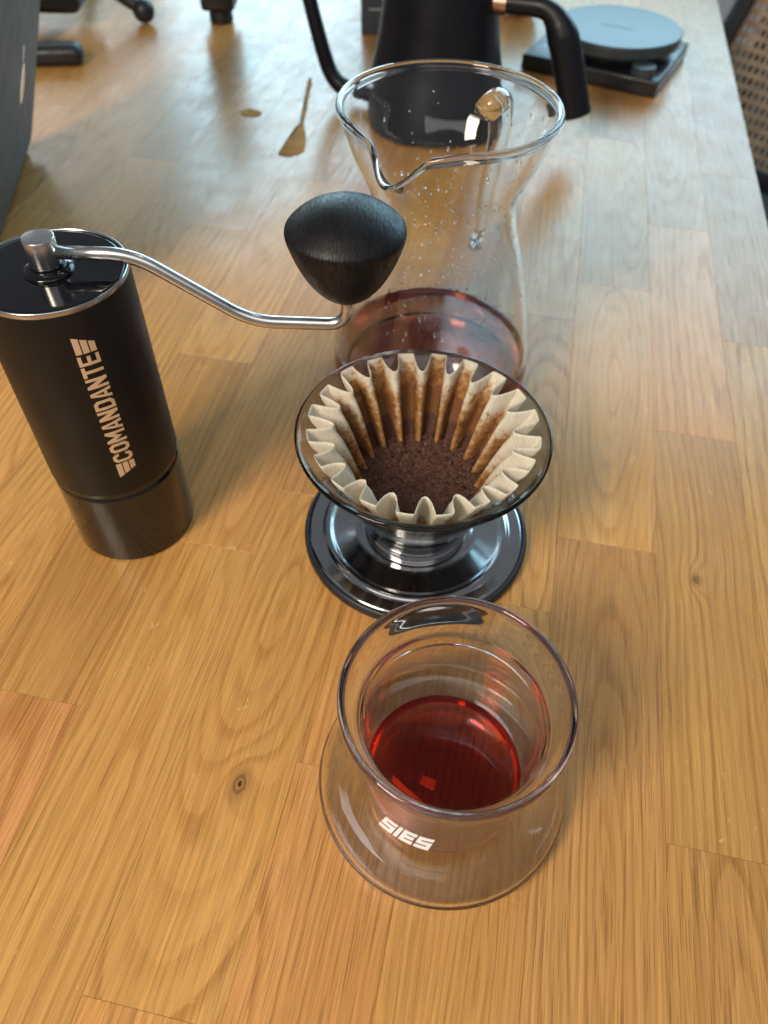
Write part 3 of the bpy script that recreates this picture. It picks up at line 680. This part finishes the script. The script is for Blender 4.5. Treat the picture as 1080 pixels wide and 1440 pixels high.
# ------------------------------------------------------------------ laptop
la = thing('laptop', 'open dark grey laptop with its lid back facing the table', 'laptop', (-.31287, .66463, .0003))
dv = Vector((.17047, -.98536, 0)); nv = Vector((-.98536, -.17047, 0)); zv = Vector((0, 0, 1))
la.rotation_euler = Matrix((dv, nv, zv)).transposed().to_euler() if False else (0, 0, 0)
ev = math.cos(R(111))*nv+math.sin(R(111))*zv; tv = dv.cross(ev)
def lapm(a, b, c, o): return Matrix(((a.x, b.x, c.x, o.x), (a.y, b.y, c.y, o.y), (a.z, b.z, c.z, o.z), (0, 0, 0, 1)))
ml = lapm(dv, ev, tv, Vector((0, 0, .008)))
def slab(w_, l_, t_, rc, mat):
    bm = bmesh.new(); pts = []
    for cx_, cy_, a0 in ((w_-rc, rc, -90), (w_-rc, l_-rc, 0), (rc, l_-rc, 90), (rc, rc, 180)):
        for k in range(7): pts.append((cx_+rc*math.cos(R(a0+15*k)), cy_+rc*math.sin(R(a0+15*k))))
    f_ = bm.faces.new([bm.verts.new((x, y, 0)) for x, y in pts]); ex = bmesh.ops.extrude_face_region(bm, geom=[f_])
    for v in ex['geom']:
        if isinstance(v, bmesh.types.BMVert): v.co.z = t_
    bmesh.ops.bevel(bm, geom=[e for e in bm.edges if abs(e.verts[0].co.z-e.verts[1].co.z) < 1e-9], offset=min(.0012, t_*.3), segments=2, affect='EDGES')
    for v in bm.verts: v.co = mat @ v.co
    orient(bm); return bm
lid_o = obj('lid', slab(.31, .215, .0045, .010, ml), M['laptop'], la, smooth=False)
fn_ = 1 if (Vector((0, 0, .31))-Vector((-.31, .66, .1))).dot(tv) > 0 else -1
em = bmesh.new()
zz = .0046 if fn_ > 0 else -.0001
EMX, EMY = .083, .079
for rad_x, rad_y, ox, oy in ((.0095, .0150, 0, 0), (.0026, .0065, .003, .0225)):
    vs = [em.verts.new(ml @ Vector((EMX+ox+rad_x*math.cos(2*PI*k/32), EMY+oy+rad_y*math.sin(2*PI*k/32)*(1+.06*math.cos(4*PI*k/32)), zz))) for k in range(32)]
    f_ = em.faces.new(vs)
ex = bmesh.ops.extrude_face_region(em, geom=em.faces[:])
for v in ex['geom']:
    if isinstance(v, bmesh.types.BMVert): v.co += tv*fn_*.0002
orient(em); obj('emblem', em, M['mirror'], lid_o, smooth=False)
mb = lapm(dv, nv, dv.cross(nv), Vector((0, .0, .002)))
t_b = slab(.31, .215, .011, .010, lapm(dv, nv, zv, Vector((-.004, 0, .0015)))); obj('keyboard_half', t_b, M['laptop'], la, smooth=False)

# ------------------------------------------------------------------ black stand parts at the far left
tr = thing('desk_tripod', 'black desk tripod with rounded rubber feet beside the laptop', 'tripod', (-.385, .955, .0003))
def leg(name, a, b, r0, r1, foot):
    bm = bmesh.new(); A, B = Vector(a), Vector(b); tube(bm, [A+(B-A)*k/8 for k in range(9)], lambda t: r0+(r1-r0)*t, 16); orient(bm); o = sharp(obj(name, bm, M['plastic'], tr), 50)
    bm = bmesh.new(); bmesh.ops.create_uvsphere(bm, u_segments=24, v_segments=14, radius=foot, matrix=Matrix.Translation(B)); obj('foot', bm, M['rubber'], o); return o
leg('leg', (.0, .02, .075), (.1000, .0200, .0125), .0075, .0070, .0122)
leg('leg', (.0, .02, .075), (.0, .16, .0125), .0075, .0070, .0122)
bm = bmesh.new(); box(bm, (-.045, -.030, .020), (.045, .045, .060), .010, 4); sharp(obj('head', bm, M['plastic'], tr))
bm = bmesh.new(); tube(bm, [(.017*math.cos(2*PI*k/32)-.012, -.0305, .040+.0085*math.sin(2*PI*k/32)) for k in range(33)], .0009, 8, cap=False); obj('badge', bm, M['grey_print'], tr)
bm = bmesh.new(); box(bm, (-.035, -.0125, 0), (.035, .0125, .0190), .0075, 4, Matrix.Translation((.030, -.105, 0)) @ Matrix.Rotation(R(8), 4, 'Z')); obj('foot_bar', bm, M['rubber'], tr)
bm = bmesh.new(); tube(bm, [(.012, -.105, .014), (.0, -.06, .030), (-.004, -.02, .04)], .008, 14); orient(bm); obj('arm', bm, M['plastic'], tr)
st = thing('stand_post', 'black square post on a narrower rubber foot at the far edge', 'post', (-.201, .988, .0003))
bm = bmesh.new(); lathe(bm, rnd([(0, 0), (.0125, 0), (.0135, .002), (.0125, .014), (0, .014)], .001, 3), 40); orient(bm); obj('foot', bm, M['rubber'], st)
bm = bmesh.new(); box(bm, (-.0185, -.0185, .0142), (.0185, .0185, .16), .004, 3); sharp(obj('shaft', bm, M['plastic'], st))

# ------------------------------------------------------------------ spilled coffee on the table
def spill(pts, label, h=.0005):
    bm = bmesh.new(); P = crom([Vector((x, y, 0)) for x, y in pts+[pts[0]]], 7)[:-1]
    P = [p+Vector((noise.noise(p*260), noise.noise(p*260+Vector((5, 3, 1))), 0))*.0014 for p in P]
    c = sum(P, Vector())/len(P); rings = []
    for s_, z in ((1, 0.0002), (.94, h*.75), (.75, h), (.3, h)): rings.append([bm.verts.new((c.x+(p.x-c.x)*s_, c.y+(p.y-c.y)*s_, z)) for p in P])
    n = len(P)
    for A, B in zip(rings, rings[1:]):
        for k in range(n): bm.faces.new((A[k], A[(k+1) % n], B[(k+1) % n], B[k]))
    bm.faces.new(rings[-1]); bm.faces.new(rings[0][::-1]); orient(bm)
    return tag(obj('coffee_spill', bm, M['spill']), label, 'spill', 'coffee spills on the table')
spill([(-.101, .664), (-.0985, .680), (-.0925, .700), (-.0885, .722), (-.0880, .755), (-.0875, .790), (-.0890, .828), (-.0850, .830), (-.0845, .790), (-.0838, .755), (-.0842, .728), (-.0800, .700), (-.0795, .672), (-.090, .661)], 'long thin amber coffee spill running down the table left of the kettle')
spill([(-.146, .750), (-.139, .757), (-.128, .752), (-.126, .742), (-.134, .738), (-.143, .742)], 'small amber coffee spill just left of the long one')

# ------------------------------------------------------------------ chair with cane panel
ch = thing('cane_chair', 'chair with tan woven cane panel beside the right table edge', 'chair', (0, 0, 0))
Av = (cR*6.7+cU*-5.2-cF*4.38).normalized(); Bv = (cR*8+cU*16-cF*6.76).normalized(); Bv = (Bv-Av*Bv.dot(Av)).normalized()
Av = Vector((Av.x, Av.y, 0)).normalized(); Bv = (Bv-Av*Bv.dot(Av)).normalized(); Cv = Av.cross(Bv)
O = Vector((.5700, 1.4600, -.1600))
mp = lapm(Av, Bv, Cv, O); pa, pbb = .0115, .0230
bm = bmesh.new(); NX, NY = 34, 24
vc = {}
def gv(x, y):
    k = (round(x, 6), round(y, 6))
    if k not in vc: vc[k] = bm.verts.new((x, y, 0))
    return vc[k]
for j in range(-9, NY-9):
    for i in range(NX):
        x_, y_ = i*pa+(pa*.0), j*pbb*.78
        w2, h2 = pa, pbb*.78; a0, a1 = .21*w2, .79*w2; b0, b1 = .22*h2, .78*h2
        xs = (x_, x_+a0, x_+a1, x_+w2); ys = (y_, y_+b0, y_+b1, y_+h2)
        for p_ in range(3):
            for q_ in range(3):
                if p_ == 1 and q_ == 1: continue
                bm.faces.new((gv(xs[p_], ys[q_]), gv(xs[p_+1], ys[q_]), gv(xs[p_+1], ys[q_+1]), gv(xs[p_], ys[q_+1])))
ex = bmesh.ops.extrude_face_region(bm, geom=bm.faces[:])
for v in ex['geom']:
    if isinstance(v, bmesh.types.BMVert): v.co.z = -.0022
for v in bm.verts: v.co = mp @ v.co
orient(bm); obj('cane_panel', bm, M['cane'], ch, smooth=False)
y_lo, y_hi = -9*pbb*.78, (NY-9)*pbb*.78; x_hi = NX*pa
for nm, lo, hi in (('side_rail', (-.030, y_lo-.03, -.016), (.0, y_hi+.03, .012)), ('side_rail', (x_hi, y_lo-.03, -.016), (x_hi+.03, y_hi+.03, .012)),
                   ('cross_rail', (0.0005, y_lo-.03, -.015), (x_hi-.0005, y_lo, .011)), ('cross_rail', (.0005, y_hi, -.015), (x_hi-.0005, y_hi+.03, .011))):
    bm = bmesh.new(); box(bm, lo, hi, .005, 3, mp); obj(nm, bm, M['dark_wood'], ch)
for x_ in (-.015, x_hi+.015):
    p0 = mp @ Vector((x_, y_lo-.02, -.004)); bm = bmesh.new(); tube(bm, [p0, p0+(Vector((p0.x, p0.y, -.739))-p0)*.5, Vector((p0.x, p0.y, -.739))], .014, 14); orient(bm); obj('leg', bm, M['dark_wood'], ch)
    p0 = mp @ Vector((x_, y_hi-.01, -.018)); bm = bmesh.new(); tube(bm, [p0, p0+(Vector((p0.x, p0.y, -.739))-p0)*.5, Vector((p0.x, p0.y, -.739))], .014, 14); orient(bm); obj('leg', bm, M['dark_wood'], ch)
